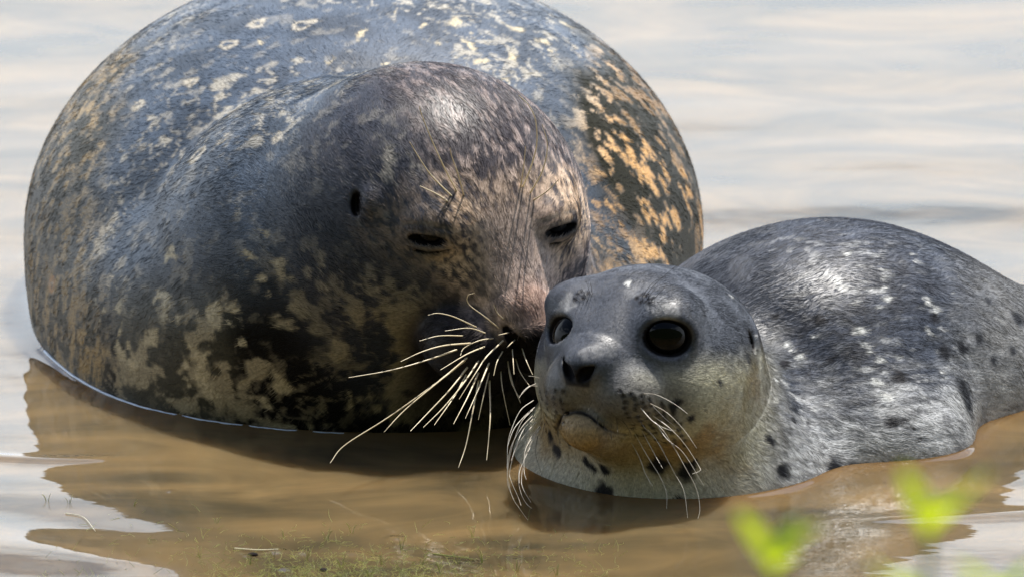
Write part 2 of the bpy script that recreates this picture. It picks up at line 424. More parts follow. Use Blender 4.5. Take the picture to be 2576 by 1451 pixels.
pup_white = px_spots(pup_sdf, [(2225,680,9),(2228,700,10),(2230,725,9),(2222,748,10),(2208,768,8),(2100,705,10),(2118,720,9),(2350,780,14),(2330,760,10),(2160,830,13),(2215,905,11),(2180,870,10),(2040,850,9),(2290,640,7),(2300,655,8),(2130,640,9),(2330,835,9),(1980,870,11),(2010,900,9),(2260,820,8),
    (1583,708,8),(1588,712,6),(1838,748,9),(2370,940,10),(2210,960,13),(2225,1000,12),(2260,905,8),(2420,700,9),(2400,740,8),(2510,800,9),(2470,700,7),(2150,760,8),(1955,960,10),(1900,840,7)])
fol = []
for i in range(6):
    for j in range(9):
        fol.append((1560 + i*25 + j*5 + random.uniform(-5, 5), 985 + j*13 + i*6 + random.uniform(-4, 4), 6.6, 0, .9))
for i in range(4):
    for j in range(7): fol.append((1362 + i*18 + random.uniform(-4, 4), 985 + j*15 + random.uniform(-4, 4), 6.0, 0, .9))
fol += [(1463+dx, 748+dy, 6) for dx, dy in ((-10,-4),(4,4),(16,-8),(-2,-12),(-16,8))] + [(1618+dx, 752+dy, 6.5) for dx, dy in ((-16,0),(-6,10),(6,-6),(8,8),(20,2),(-4,-8),(16,12))]
pup_fol = px_spots(pup_sdf, fol)
pup_highlight = px_spots(pup_sdf, [(1662,772,34,0,.55),(1690,760,26,0,.45),(1600,735,26,0,.25),(1425,768,22,0,.55),(1400,790,14,0,.4),(1520,860,34,0,.30),(1480,885,24,0,.4),(1370,880,18,0,.4),(1580,935,30,0,.28),(1740,880,16,0,.3)])  # soft pale spots painting the highlights on brows and face

def pup_col(P):
    L = (P - PH) @ PR; u, v = proj(P)
    back = sstep(1850, 2000, u)                                   # 0 head .. 1 body
    wn = (fbm(P, 40, 3) - .5)
    base = np.tile(np.array([.066, .074, .094]), (len(P), 1))
    # head: dark cap and face, pale cheek and throat
    line = L[:, 2] + wn * .030 + .22 * np.clip(-L[:, 0], 0, 1) * 0
    cheek = sstep(-.002, -.030, line + .010 - .30 * np.clip(L[:, 0] - .02, 0, 1)) * sstep(.115, .085, L[:, 0] + .0 * line)
    side = sstep(.030, .075, L[:, 1]) * sstep(.02, -.012, L[:, 2] + wn * .02)
    pale = np.clip(np.maximum(cheek, side), 0, 1)
    head = mixc(base, (.46, .44, .33), pale)
    thr = sstep(-.035, -.070, L[:, 2]) * sstep(.02, .06, L[:, 0] + .03)
    head = mixc(head, (.34, .25, .13), np.clip(thr * .8 + sstep(.55, .75, fbm(P, 22, 9)) * pale * .7, 0, 1))
    low = sstep(.045, .015, P[:, 2] + wn * .03); head = mixc(head, (.52, .51, .45), low * .85)
    muzz = sstep(.055, .080, L[:, 0]) * sstep(.004, -.014, L[:, 2]) * sstep(-.050, -.034, L[:, 2])
    head = mixc(head, (.15, .145, .135), muzz * .85)
    q_ = (P - lp_) @ LR; lipy = sstep(1.15, .8, np.sqrt((q_[:, 1] / .0205) ** 2 + (q_[:, 2] / .0150) ** 2)) * (np.abs(q_[:, 0]) < .02)
    head = mixc(head, (.40, .29, .15), lipy * .9)
    # body: dark saddle fading to pale flank
    h = P[:, 2] + wn * .05 + (tang_noise(P, 0, 0, 25, 160, 5, 3, (.75, .6, -.12)) - .5) * .07
    bod = mixc(base * np.array([.74, .78, .86]), (.48, .49, .50), sstep(.080, .005, h) * .95)
    st = tang_noise(P, 0, 0, 40, 330, 15, 2, (.80, .55, -.18))
    bod = bod * (.70 + .60 * sstep(.3, .7, st))[:, None]
    fl = tang_noise(P, 0, 0, 110, 190, 25, 4, (.80, .55, -.3)); g = sstep(.48, .60, fbm(P, 14, 31))
    bod = mixc(bod, (.46, .47, .48), sstep(.60, .70, fl) * (.16 + .6 * g) * sstep(.19, .12, P[:, 2] * .9 + .02))
    bod = mixc(bod, (.03, .032, .04), sstep(.62, .74, fbm(P + 3, 48, 41)) * .6)
    rear = sstep(2330, 2520, u); bod = mixc(bod, (.20, .19, .17), rear * .45)
    c = head * (1 - back[:, None]) + bod * back[:, None]
    wv = np.stack([fbm(P, 130, 51 + i, 2) - .5 for i in range(3)], 1)
    c = spots(c, P, pup_dark, (.018, .018, .022), wv * .008); c = spots(c, P, pup_white, (.62, .63, .62), wv * .010)
    c = spots(c, P, pup_highlight, (.42, .42, .42), wv * .02, .7)
    c = spots(c, P, pup_fol, (.02, .018, .02), None, .4)
    for e, r in EYE_P:                                            # dark rims
        d = np.linalg.norm(P - e, axis=1); c = mixc(c, (.012, .012, .016), 1 - sstep(r - .0010, r + .0008, d))
    # nose leather, mouth line, ear
    q = L; nose = sstep(.104, .108, q[:, 0]) * sstep(-.012, -.009, q[:, 2]) * sstep(.0095, .0065, q[:, 2]) * sstep(.0150, .0125, np.abs(q[:, 1] + .0025) - .35 * q[:, 2])
    c = mixc(c, (.014, .015, .020), nose * .95)
    for g_, k, s in pup_ops[-13:]:
        if s < 0:
            d = g_(P); c = mixc(c, (.010, .009, .010), 1 - sstep(.0003, .0015, d))
    return np.clip(c, 0, 1)

ad_ring = px_spots(ad_sdf, [(495,392,30,.34),(606,268,28,.34),(560,355,22,.3),(570,115,26,.34),(760,60,30,.3),(645,60,24,.4),(350,265,22,.5),(480,205,18,.5),(700,345,20,.4),(130,712,22,.45,.9)])
ad_blotch = px_spots(ad_sdf, [(770,770,36),(800,790,30),(815,830,24),(838,770,18),(800,812,22),(500,905,32),(520,960,30),(470,930,22),(480,975,16),(530,990,20),(690,940,26),(715,965,22),(640,1010,24),(670,1030,18),(415,770,30),(455,790,18),(545,790,26),(590,780,20),
    (400,740,18),(700,670,18),(680,730,12),(740,700,14),(640,640,14),(300,800,24),(250,780,18),(380,850,30),(340,900,26),(300,870,24),(430,640,20),(600,850,14),(880,850,14),(905,900,12),(870,1000,16),(940,990,14),(1010,960,12),(650,590,12),(850,660,8),(930,700,10),
    (565,230,10),(540,240,8),(520,350,8),(640,120,12),(900,90,14),(1000,40,10),(1060,60,18),(1150,60,24),(1170,110,20),(1160,150,18),(1080,100,14),(1210,160,18),(1260,200,14),(1190,90,12),(1360,95,22),(1290,150,16),(1300,70,20),(1420,60,20),(1390,130,16),(970,160,10),(840,160,10),(1240,260,14)])
LIDS = LIDF
def ad_col(P):
    LIDK = []
    u, v = proj(P); L = (P - AH) @ AR
    wn = fbm(P, 9, 61) - .5; un = u + wn * 260; vn = v + (fbm(P, 9, 71) - .5) * 260
    base = np.tile(np.array([.058, .078, .112]), (len(P), 1)) * (.75 + .5 * sstep(.35, .65, fbm(P, 30, 57)))[:, None]                       # blue grey coat with the wet sky sheen painted in
    # zones
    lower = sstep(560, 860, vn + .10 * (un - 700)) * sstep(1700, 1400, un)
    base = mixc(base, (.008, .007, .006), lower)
    lf = sstep(350, 190, un + (v - 400) * .05) ; base = mixc(base, (.036, .030, .012), lf * .92)
    mid = sstep(620, 520, un) * sstep(250, 330, un) * sstep(650, 800, v); base = mixc(base, (.060, .056, .034), mid * .7)
    rt = sstep(1400, 1540, un + .12 * (300 - v)) * sstep(-60, 200, v); base = mixc(base, (.016, .014, .005), rt)
    # flecks
    q1 = fbm(P + 7, 92, 81, 4, .58); q2 = fbm(P, 25, 91, 4, .55); gate = sstep(.40, .58, fbm(P, 11, 95))
    c = base
    ridge = 1 - np.abs(fbm(P, 48, 97, 3) - .5) * 2
    fleck = np.maximum(sstep(.58, .68, q1) * (.30 + .55 * gate), sstep(.94, .99, ridge) * gate * .75)
    tanc = mixc(np.tile(np.array([.42, .39, .33]), (len(P), 1)), (.62, .35, .12), sstep(1380, 1600, u + .2 * v - 60))
    tanc = mixc(tanc, (.40, .33, .20), lower * .7); tanc = mixc(tanc, (.38, .25, .09), lf * .9)
    body = 1 - sstep(-.02, .05, L[:, 0] + .0) * (np.linalg.norm(L * np.array([.8, 1, 1]), axis=1) < .16)
    rtp = rt[:, None]
    # flank of long warm flecks on the right
    ax = np.array([.25, .35, -.9]); ax /= np.linalg.norm(ax); a_ = P @ ax; Q = P - np.outer(a_, ax)
    lng = fbm(Q * 105 + np.outer(a_, ax) * 46, 1, 101, 4, .58)
    fr = sstep(.54, .63, lng) * rt * (.4 + .6 * sstep(.38, .52, fbm(P, 16, 141))); fl2 = sstep(.53, .66, fbm(Q * 120 + np.outer(a_, ax) * 60, 1, 131, 4, .58)) * lf
    k = np.clip(np.maximum(fleck * (1 - rt) * (1 - .45 * lower), fr * .95), 0, 1)
    k2 = sstep(.55, .63, fbm(P, 36, 91, 4, .6)) * lower * .85
    k = np.maximum(np.maximum(k, k2), fl2 * .85)
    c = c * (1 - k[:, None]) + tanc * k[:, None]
    wv = np.stack([fbm(P, 75, 111 + i, 3) - .5 for i in range(3)], 1)
    pal = np.array([.30, .26, .18])
    c = spots(c, P, ad_blotch, (.52, .45, .31), wv * .030, .35); c = spots(c, P, ad_ring, (.44, .40, .33), wv * .014, .5)
    c = spots(c, P, ad_ring[-1:], (.40, .19, .05), wv * .006, .5)
    # the face
    hd = sstep(.205, .105, np.linalg.norm((L - np.array([.03, 0, .0])) * np.array([.85, 1, 1.0]), axis=1)) * sstep(-.07, -.02, L[:, 0] + L[:, 2])
    fb = np.tile(np.array([.050, .044, .052]), (len(P), 1))
    sf = L @ np.array([1, 0, 0])
    fn = fbm((L * np.array([95, 300, 210])), 1, 121, 4, .6)
    fb = mixc(fb, (.46, .37, .34), sstep(.50, .66, fn) * (.35 + .65 * sstep(-.075, -.02, L[:, 1])) * (.45 + .4 * sstep(.0, .05, L[:, 0])))
    brow_sunlit = sstep(.045, .02, np.abs(L[:, 2] - .045)) * sstep(.02, .05, L[:, 0]); fb = mixc(fb, (.58, .43, .30), brow_sunlit * .85 * sstep(.35, .6, fn))  # sunlit tan of the brow painted into the coat colour
    brg = sstep(.05, .085, L[:, 0]) * sstep(.046, .022, np.abs(L[:, 1] - .004)) * sstep(-.026, -.008, L[:, 2]); fb = mixc(fb, (.44, .34, .29), brg * (.45 + .55 * sstep(.4, .6, fn)))
    tip = sstep(.028, .012, np.linalg.norm(L - np.array([.135, .006, .014]), axis=1)); fb = mixc(fb, (.36, .20, .14), tip * .4)
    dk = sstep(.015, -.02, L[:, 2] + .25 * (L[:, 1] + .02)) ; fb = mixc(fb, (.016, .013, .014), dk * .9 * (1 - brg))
    cheekd = sstep(-.045, -.075, L[:, 1]); fb = mixc(fb, (.036, .044, .064), cheekd * .7); fb = fb * (1 - (k * .7 * cheekd)[:, None]) + tanc * (k * .7 * cheekd)[:, None]
    c = c * (1 - hd[:, None]) + fb * hd[:, None]
    for p_, R3 in LIDS:
        Q_ = (P - p_) @ R3; m = np.exp(-((Q_[:, 1] / .017) ** 4)) * (np.abs(Q_[:, 0]) < .012)
        LIDK.append(m * np.exp(-((Q_[:, 2] + .0068) / .0018) ** 2)); 
    pd_ = np.linalg.norm((L - np.array([.116, -.030, -.036])) * np.array([.8, 1, 1]), axis=1); c = mixc(c, (.020, .017, .020), sstep(.056, .040, pd_) * sstep(.000, -.016, L[:, 2]) * .92)
    for e in EYE_A:
        d = np.linalg.norm((P - e) @ AR / np.array([1, 1.25, .8]), axis=1); c = mixc(c, (.012, .011, .012), (1 - sstep(.012, .024, d)) * .65)
    for m in LIDK: c = mixc(c, (.17, .17, .19), m * .8)
    for g_, kk, s in ad_ops[-16:]:
        if s < 0:
            d = g_(P); c = mixc(c, (.006, .006, .007), 1 - sstep(.0003, .0018, d))
    nose = sstep(.027, .015, np.linalg.norm((L - np.array([.158, 0, -.014])) * np.array([1, .8, 1.1]), axis=1)); c = mixc(c, (.012, .010, .010), nose)
    return np.clip(c, 0, 1)

# ---- hair direction fields
def pup_flow(P):
    L = (P - pl(.125, 0, .0)); hd = L / (np.linalg.norm(L, axis=1)[:, None] + 1e-6)
    hd = hd + np.array([0, 0, -.15])
    bd = np.array([.83, .50, -.12])[None] + np.stack([np.zeros(len(P)), np.zeros(len(P)), -.35 * sstep(.12, .02, P[:, 2])], 1)
    t = sstep(.06, .16, (P - PH) @ np.array([.8, .6, -.1]) + .0)[:, None]
    return hd * (1 - t) + bd * t
def ad_flow(P):
    L = (P - al(.135, 0, -.01)); hd = L / (np.linalg.norm(L, axis=1)[:, None] + 1e-6)
    C = P - np.array([-.12, .3, .15]); bd = C * np.array([1, .4, .3]) ; bd /= np.linalg.norm(bd, axis=1)[:, None] + 1e-6; bd = bd + np.array([0, .5, -.25])
    t = sstep(.14, .24, np.linalg.norm(P - AH, axis=1))[:, None]
    return hd * (1 - t) + bd * t

# ------------------------------------------------------------------ build the animals
def seal(name, sdf, X, Y, Z, colf, flow, label, cat, loc, bumps=()):
    V, F = nets(sdf, X, Y, Z); C0 = colf(V); G = None
    for q, r in bumps:                                            # the raised follicles of the whisker pads
        i = np.nonzero(np.abs(V - q).max(1) < .008)[0]
        if len(i):
            g = grad(sdf, V[i]); d = np.linalg.norm(V[i] - q, axis=1); V[i] += g * (.0011 * np.exp(-(d / .0034) ** 2) - .0012 * np.exp(-(d / .0012) ** 2))[:, None]
    root = empty(name, loc); tag(root, label, cat, kind=None)
    me = mesh_np('body', V, F, M_SKIN, C0); o = link('body', me, root); o.location = -Vector(loc)
    print(name, len(V), 'verts', round(time.time() - T0, 1)); return root, V, F, o
def put(name, V, F, m, root, smooth=True):
    me = mesh_np(name, V, F, m, smooth=smooth); o = link(name, me, root); o.location = -root.location; return o
def sphere(c, r, n=32, m=20):
    V = []; F = []
    for i in range(m + 1):
        a = math.pi * i / m
        for j in range(n):
            b = 2 * math.pi * j / n; V.append((c[0] + r*math.sin(a)*math.cos(b), c[1] + r*math.sin(a)*math.sin(b), c[2] + r*math.cos(a)))
    for i in range(m):
        for j in range(n): F.append((i*n+j, (i+1)*n+j, (i+1)*n+(j+1) % n, i*n+(j+1) % n))
    return np.array(V), np.array(F)
FINE = 1.0
PX = axis(-.06, [(.235, .00115*FINE), (.68, .004)]); PY = axis(-.15, [(.12, .00125*FINE), (.85, .0045)]); PZ = axis(-.05, [(.215, .00125*FINE)])
pup, pV, pF, pbody = seal('seal_pup', pup_sdf, PX, PY, PZ, pup_col, pup_flow,
    'small grey spotted seal pup with round black eyes, in front of the big seal', 'seal', (.17, .1, 0), [(q[0], q[1]) for q in pup_fol if q[0] is not None])
AX = axis(-.42, [(-.16, .0035), (.09, .0016*FINE), (.22, .0035)]); AY = axis(.02, [(.30, .0018*FINE), (.7, .004), (1.3, .01)]); AZ = axis(-.05, [(.30, .0018*FINE)])
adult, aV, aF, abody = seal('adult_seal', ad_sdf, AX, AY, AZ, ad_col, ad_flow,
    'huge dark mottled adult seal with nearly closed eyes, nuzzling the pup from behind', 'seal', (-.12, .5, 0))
FUR = 1.0
if FUR > 0:
    def pden(P):
        h = np.linalg.norm(P - PH, axis=1); return (4.2e5 + 1.3e6 * (1 - sstep(.11, .20, h))) * FUR
    def pkeep(P):
        k = np.ones(len(P), bool)
        for e, r in EYE_P: k &= np.linalg.norm(P - e, axis=1) > r + .0004
        L = (P - PH) @ PR
        k &= ~((L[:, 0] > .106) & (L[:, 2] > -.012) & (L[:, 2] < .006) & (np.abs(L[:, 1]) < .017))
        for g_, kk, s in pup_ops[-13:]:
            if s < 0: k &= g_(P) > .0008
        return k
    def plen(P):
        h = (P - PH) @ PR; return .0024 + .0026 * sstep(.10, -.02, h[:, 0]) + .0012 * sstep(.10, .2, np.linalg.norm(P - PH, axis=1))
    o = strands('fur', pV, pF, pup_col, pup_flow, pden, plen, .00014, .11, pup, 5, pkeep); o.location = -pup.location
    def aden(P):
        h = np.linalg.norm(P - AH, axis=1); return (1.2e5 + 6.5e5 * (1 - sstep(.13, .22, h))) * FUR * (P[:, 1] < .75)
    def akeep(P):
        k = np.ones(len(P), bool)
        for g_, kk, s in ad_ops[-16:]:
            if s < 0: k &= g_(P) > .0015
        return k
    o = strands('fur', aV, aF, ad_col, ad_flow, aden, lambda P: .0042 + .0016 * sstep(.13, .2, np.linalg.norm(P - AH, axis=1)), .00020, .10, adult, 9, akeep); o.location = -adult.location
for c, r in EYE_P: put('eye', *sphere(c, r), M_EYE, pup)
for c in EYE_A: put('eye', *sphere(c, .0162), M_EYE, adult)

# whiskers: (pixel path), depth at root offset .. tip
def whisk(f, pts, r0, r1, m, root, dy=-.03, bead=.0, n=22):
    P0 = march(f, *pts[0])
    if P0 is None: P0 = W(*pts[0], .12)
    if f is pup_sdf and pts[0][0] < 1420 and P0[1] > -.03: P0 = W(*pts[0], -.035)
    k = len(pts); Q = [P0 - (P0 - CAMP) / np.linalg.norm(P0 - CAMP) * -.002]
    for i in range(1, k): Q.append(W(*pts[i], P0[1] + dy * i / (k - 1) - .004))
    V, F = tube(catmull(Q, n), r0, r1, 6, bead, .9); put('whisker', V, F, m, root)
def z3(x, y): return (1200 + x * 1200 / 2576) / 1.49068, (1076 + y * 676 / 1451) / 1.49068       # zoom of the adult's whiskers
def z4(x, y): return (1800 + x * 1200 / 2576) / 1.49068, (1400 + y * 676 / 1451) / 1.49068
def z1(x, y): return (1200 + x * 1200 / 2576) / 1.49068, (400 + y * 676 / 1451) / 1.49068
for L_ in [[(1275,330),(1080,240),(950,210),(870,225)], [(1345,375),(1200,330),(1005,352)], [(1168,392),(960,392),(800,432)], [(1230,450),(1000,470),(820,520),(650,598)],
    [(1118,497),(850,590),(560,670),(230,727)], [(1330,478),(1180,540),(970,665)], [(1200,555),(950,760),(560,1040),(200,1270),(82,1413)], [(1180,580),(930,780),(680,990),(515,1165)],
    [(1195,635),(1040,830),(860,1020),(728,1157)], [(1285,580),(1150,780),(990,970),(832,1127)], [(1180,700),(1080,880),(920,1108)], [(1480,425),(1340,560),(1260,680),(1120,900)],
    [(1280,680),(1190,880),(1075,1100)], [(1365,600),(1270,830),(1170,1055)], [(1365,675),(1320,860),(1275,1065)], [(1280,740),(1230,1000),(1175,1270),(1115,1450)],
    [(1365,745),(1370,1050),(1342,1390)], [(1410,410),(1280,430),(1160,490),(1130,550)], [(1452,340),(1330,240),(1200,140),(1190,70),(1245,48)], [(1478,258),(1430,210),(1397,140)],
    [(1475,510),(1425,600),(1398,710)], [(1548,490),(1555,600),(1562,700)], [(1625,485),(1660,590),(1712,705)], [(1575,420),(1540,450),(1505,485)], [(1455,670),(1470,820),(1530,1110)],
    [(1510,590),(1540,760),(1605,890)], [(1575,570),(1610,680),(1690,800)], [(1515,630),(1560,800),(1615,930)], [(1525,365),(1480,375),(1435,385)]]:
    big = abs(L_[0][0]-L_[-1][0]) + abs(L_[0][1]-L_[-1][1]) > 520
    whisk(ad_sdf, [z3(*p) for p in L_], .00082 if big else .00058, .00022, M_WHISK, adult, -.055 if big else -.02, .05, 30)
for L_ in [[(1065,725),(900,560),(790,400),(722,285)], [(1105,690),(1000,490),(900,270),(820,70),(800,0)], [(1160,720),(1110,540),(1060,400),(1047,330)], [(1030,765),(930,700),(805,640)],
    [(1630,655),(1700,480),(1745,300),(1735,110),(1680,-10),(1600,-90)], [(1690,700),(1790,520),(1830,320),(1790,145)], [(1718,755),(1830,680),(1920,590)], [(1615,650),(1640,480),(1655,320)]]:
    whisk(ad_sdf, [z1(*p) for p in L_], .00075, .00030, M_WHISK, adult, -.05, 0, 26)
for L_ in [[(1350,230),(1500,310),(1640,450),(1745,600)], [(1310,160),(1420,170),(1560,240),(1670,320)], [(1380,330),(1530,440),(1650,570),(1760,740),(1770,780),(1710,805)],
    [(1340,340),(1460,440),(1560,590),(1650,750),(1740,920),(1770,1080),(1755,1165)], [(1335,430),(1430,550),(1560,790),(1640,940),(1672,1160)], [(1240,470),(1340,650),(1450,830),(1500,960),(1503,1085)],
    [(1300,450),(1390,620),(1470,760)], [(1215,545),(1290,690),(1330,800),(1385,900)], [(1280,260),(1400,390),(1520,450),(1580,458)], [(1400,370),(1500,520),(1640,640),(1800,900)]]:
    whisk(pup_sdf, [z4(*p) for p in L_], .00034, .00013, M_WHISKP, pup, -.03)
for L_ in [[(1370,240),(1500,370),(1600,450),(1645,540)], [(1260,330),(1330,440),(1450,570),(1500,680)], [(950,330),(945,390),(955,420)], [(1060,400),(1055,460),(1058,530)], [(1000,370),(1000,410),(1005,455)],
    [(1100,350),(1105,420),(1110,470)], [(1150,380),(1200,450),(1220,510)], [(900,220),(880,260),(870,300)], [(1390,420),(1500,520),(1610,660)], [(520,400),(510,450),(495,520)], [(465,500),(450,590),(455,680),(510,850)]]:
    whisk(pup_sdf, [z4(*p) for p in L_], .00026, .00010, M_WHISKD, pup, -.015)
for L_ in [[(430,215),(330,290),(260,430),(225,560),(218,760)], [(425,290),(340,380),(280,520),(235,690),(225,830),(260,990),(330,1100),(395,1190)], [(450,390),(370,480),(290,600),(240,780),(250,860),(310,1000),(330,1060)],
    [(480,420),(400,530),(330,700),(310,850),(330,960),(370,1040),(415,1083)], [(490,430),(420,540),(360,680),(335,830),(345,920),(410,1035)], [(440,270),(350,350),(270,450),(220,590)], [(430,330),(330,440),(240,620),(220,860),(270,1010)],
    [(470,450),(390,560),(360,640),(355,780),(372,850)], [(450,80),(390,110),(320,180)], [(460,100),(400,100),(350,140),(315,195)], [(475,35),(430,22),(390,18)], [(440,350),(350,450),(300,560),(250,700)], [(460,480),(380,640),(320,780),(318,880)]]:
    whisk(pup_sdf, [z4(*p) for p in L_], .00034, .00013, M_WHISKP, pup, -.045)
def z2(x, y): return (1860 + x * 800 / 2576) / 1.49068, (950 + y * 450 / 1449) / 1.49068
for L_ in [[(1140,500),(1115,420),(1090,340)], [(1165,495),(1150,410),(1130,310)], [(1085,525),(1060,470),(1030,415)], [(1110,570),(1060,500),(1010,430)], [(1020,590),(980,555),(940,525)],
    [(1800,520),(1880,420),(2000,300),(2200,130)], [(1830,540),(1900,450),(1980,370)], [(1900,560),(1970,480),(2040,410)], [(1900,580),(2030,590),(2160,580)], [(1750,540),(1830,430),(1900,350),(2010,290)]]:
    whisk(pup_sdf, [z2(*p) for p in L_], .00022, .00009, M_WHISKD, pup, -.01)

# ================================================================== water
print('water', round(time.time() - T0, 1))
def water_mesh():
    XX = axis(-60, [(-6, 6), (-1.2, .4), (-.48, .03), (.48, .0022), (1.2, .03), (6, .4), (60, 6)])
    YY = axis(-1.9, [(-.34, .04), (.50, .0022), (1.3, .006), (3, .05), (12, .5), (400, 20)])
    P = np.stack(np.meshgrid(XX, YY, indexing='ij'), -1).reshape(-1, 2); P3 = np.column_stack([P, np.zeros(len(P))])
    near = (np.abs(P[:, 0]) < .9) & (P[:, 1] < 1.3); h = np.zeros(len(P))
    r2 = lambda a: np.column_stack([P[:, 0] * a[0], P[:, 1] * a[1], np.full(len(P), a[2])])
    x, y = P[:, 0], P[:, 1]
    h += .0034 * (fbm(r2((2.6, 6.5, 1)), 1, 203, 2) - .5)
    h += .00045 * (fbm(r2((9, 21, 2)), 1, 213, 2) - .5)
    h += .00007 * (fbm(r2((34, 85, 3)), 1, 221, 2) - .5)
    a_ = WZ(0, 1148); b_ = WZ(330, 1148); ly = a_[1] + (b_[1] - a_[1]) * (x - a_[0]) / (b_[0] - a_[0]) + .012 * np.sin(x * 22); wl = sstep(-.27, -.34, x) * (np.abs(x) < 1)
    h += .0016 * np.exp(-((y - ly) / .011) ** 2) * wl
    a_ = WZ(2300, 1300); h += .0012 * np.exp(-((y - a_[1] - .16 * (x - a_[0])) / .013) ** 2) * sstep(.22, .30, x) * (np.abs(x) < 1)
    h += .0030 * np.sin((x + .4) * 16 + y * 30) * np.exp(-(((x + .36) / .11) ** 2 + ((y + .17) / .10) ** 2))
    fade = np.exp(-np.maximum(np.abs(x) - .6, 0) * .5) * np.exp(-np.maximum(y - 1.5, 0) * .3)
    h *= .4 + .6 * fade
    idx = np.nonzero(near)[0]; da = chunked(ad_sdf, P3[idx]); dp = chunked(pup_sdf, P3[idx])
    d = np.minimum(np.maximum(da, 0), np.maximum(dp, 0)); hh = .0042 * np.exp(-d / .0065)
    hh += .00012 * np.cos(d / .020 * 2 * math.pi + .5) * np.exp(-d / .045) * sstep(0, .02, d)
    h[idx] += hh
    for (px, py), rr, a in DIMPLE:
        m = (np.abs(x - px) < rr * 4) & (np.abs(y - py) < rr * 4); h[m] += a * np.exp(-(((x[m]-px) / rr) ** 2 + ((y[m]-py) / rr) ** 2))
    P3[:, 2] = h; nx, ny = len(XX), len(YY)
    i = (np.arange(nx-1)[:, None] * ny + np.arange(ny-1)[None]).ravel(); F = np.stack([i, i+ny, i+ny+1, i+1], 1)
    tone = np.zeros((len(P), 3)); tone[idx, 0] = np.exp(-np.maximum(np.minimum(da, dp), 0) / .012)
    return P3, F, tone
DIMPLE = []
for u, v, r, a in [(990,1350,7,.0009),(1010,1352,6,.0008),(880,1390,7,.001),(945,1400,6,.0008),(905,1390,5,.0006),(720,1430,7,.0010),(760,1385,6,.0007),(700,1385,8,.001),(620,1395,4,.0006),(770,1390,6,.0007),(430,1240,5,.0006)]:
    p = WZ(u, v); DIMPLE.append(((p[0], p[1]), r * .0009, a * 1.5))
def water_mat():
    m, t, b = mat('muddy_water'); tc = t.nodes.new('ShaderNodeTexCoord')
    mp = t.nodes.new('ShaderNodeMapping'); mp.inputs['Scale'].default_value = (1, 1.8, 1); lk(t, tc.outputs['Object'], mp.inputs[0])
    n1 = t.nodes.new('ShaderNodeTexNoise'); n1.inputs['Scale'].default_value = 5; n1.inputs['Detail'].default_value = 5; n1.inputs['Distortion'].default_value = 1.2; lk(t, mp.outputs[0], n1.inputs[0])
    cr = t.nodes.new('ShaderNodeValToRGB'); e = cr.color_ramp.elements; e[0].position = .3; e[0].color = (.050, .043, .026, 1); e[1].position = .72; e[1].color = (.195, .132, .060, 1)
    lk(t, n1.outputs['Fac'], cr.inputs[0])
    at = t.nodes.new('ShaderNodeAttribute'); at.attribute_name = 'tone'; sp = t.nodes.new('ShaderNodeSeparateColor'); lk(t, at.outputs['Color'], sp.inputs[0])
    mx = t.nodes.new('ShaderNodeMix'); mx.data_type = 'RGBA'; mx.inputs[7].default_value = (.19, .105, .040, 1); lk(t, cr.outputs[0], mx.inputs[6])
    ml = t.nodes.new('ShaderNodeMath'); ml.operation = 'MULTIPLY'; ml.inputs[1].default_value = .7; lk(t, sp.outputs[0], ml.inputs[0]); lk(t, ml.outputs[0], mx.inputs[0])
    lk(t, mx.outputs[2], b.inputs['Base Color'])
    b.subsurface_method = 'BURLEY'; b.inputs['Subsurface Weight'].default_value = 1; b.inputs['Subsurface Radius'].default_value = (1, .8, .5); b.inputs['Subsurface Scale'].default_value = .038
    b.inputs['Roughness'].default_value = .03; b.inputs['IOR'].default_value = 1.75; b.inputs['Specular IOR Level'].default_value = .5
    n2 = t.nodes.new('ShaderNodeTexNoise'); n2.inputs['Scale'].default_value = 28; n2.inputs['Detail'].default_value = 3
    mp2 = t.nodes.new('ShaderNodeMapping'); mp2.inputs['Scale'].default_value = (.6, 1.5, 1); lk(t, tc.outputs['Object'], mp2.inputs[0]); lk(t, mp2.outputs[0], n2.inputs[0])
    bp = t.nodes.new('ShaderNodeBump'); bp.inputs['Strength'].default_value = .05; bp.inputs['Distance'].default_value = .003; lk(t, n2.outputs['Fac'], bp.inputs['Height']); lk(t, bp.outputs[0], b.inputs['Normal'])
    return m
wV, wF, wT = water_mesh()
wo = link('water', mesh_np('water', wV, wF, water_mat(), wT)); tag(wo, kind='structure')
print('done', round(time.time() - T0, 1))

# added pale tube imitating the bright sky reflection along the adult's waterline
def glint():
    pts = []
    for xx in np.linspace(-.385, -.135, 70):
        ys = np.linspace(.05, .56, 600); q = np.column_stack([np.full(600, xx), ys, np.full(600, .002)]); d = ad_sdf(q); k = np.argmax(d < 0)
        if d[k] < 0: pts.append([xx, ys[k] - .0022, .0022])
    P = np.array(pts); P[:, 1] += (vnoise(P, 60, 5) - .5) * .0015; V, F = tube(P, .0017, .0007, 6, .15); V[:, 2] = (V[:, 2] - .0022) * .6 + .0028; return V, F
fv, ff = glint(); fo = link('glint_line', mesh_np('glint_line', fv, ff, plain('pale_glint', (.62, .70, .85), .25, .8))); tag(fo, 'thin bluish white strip imitating the sky reflection along the waterline of the big seal', 'glint')
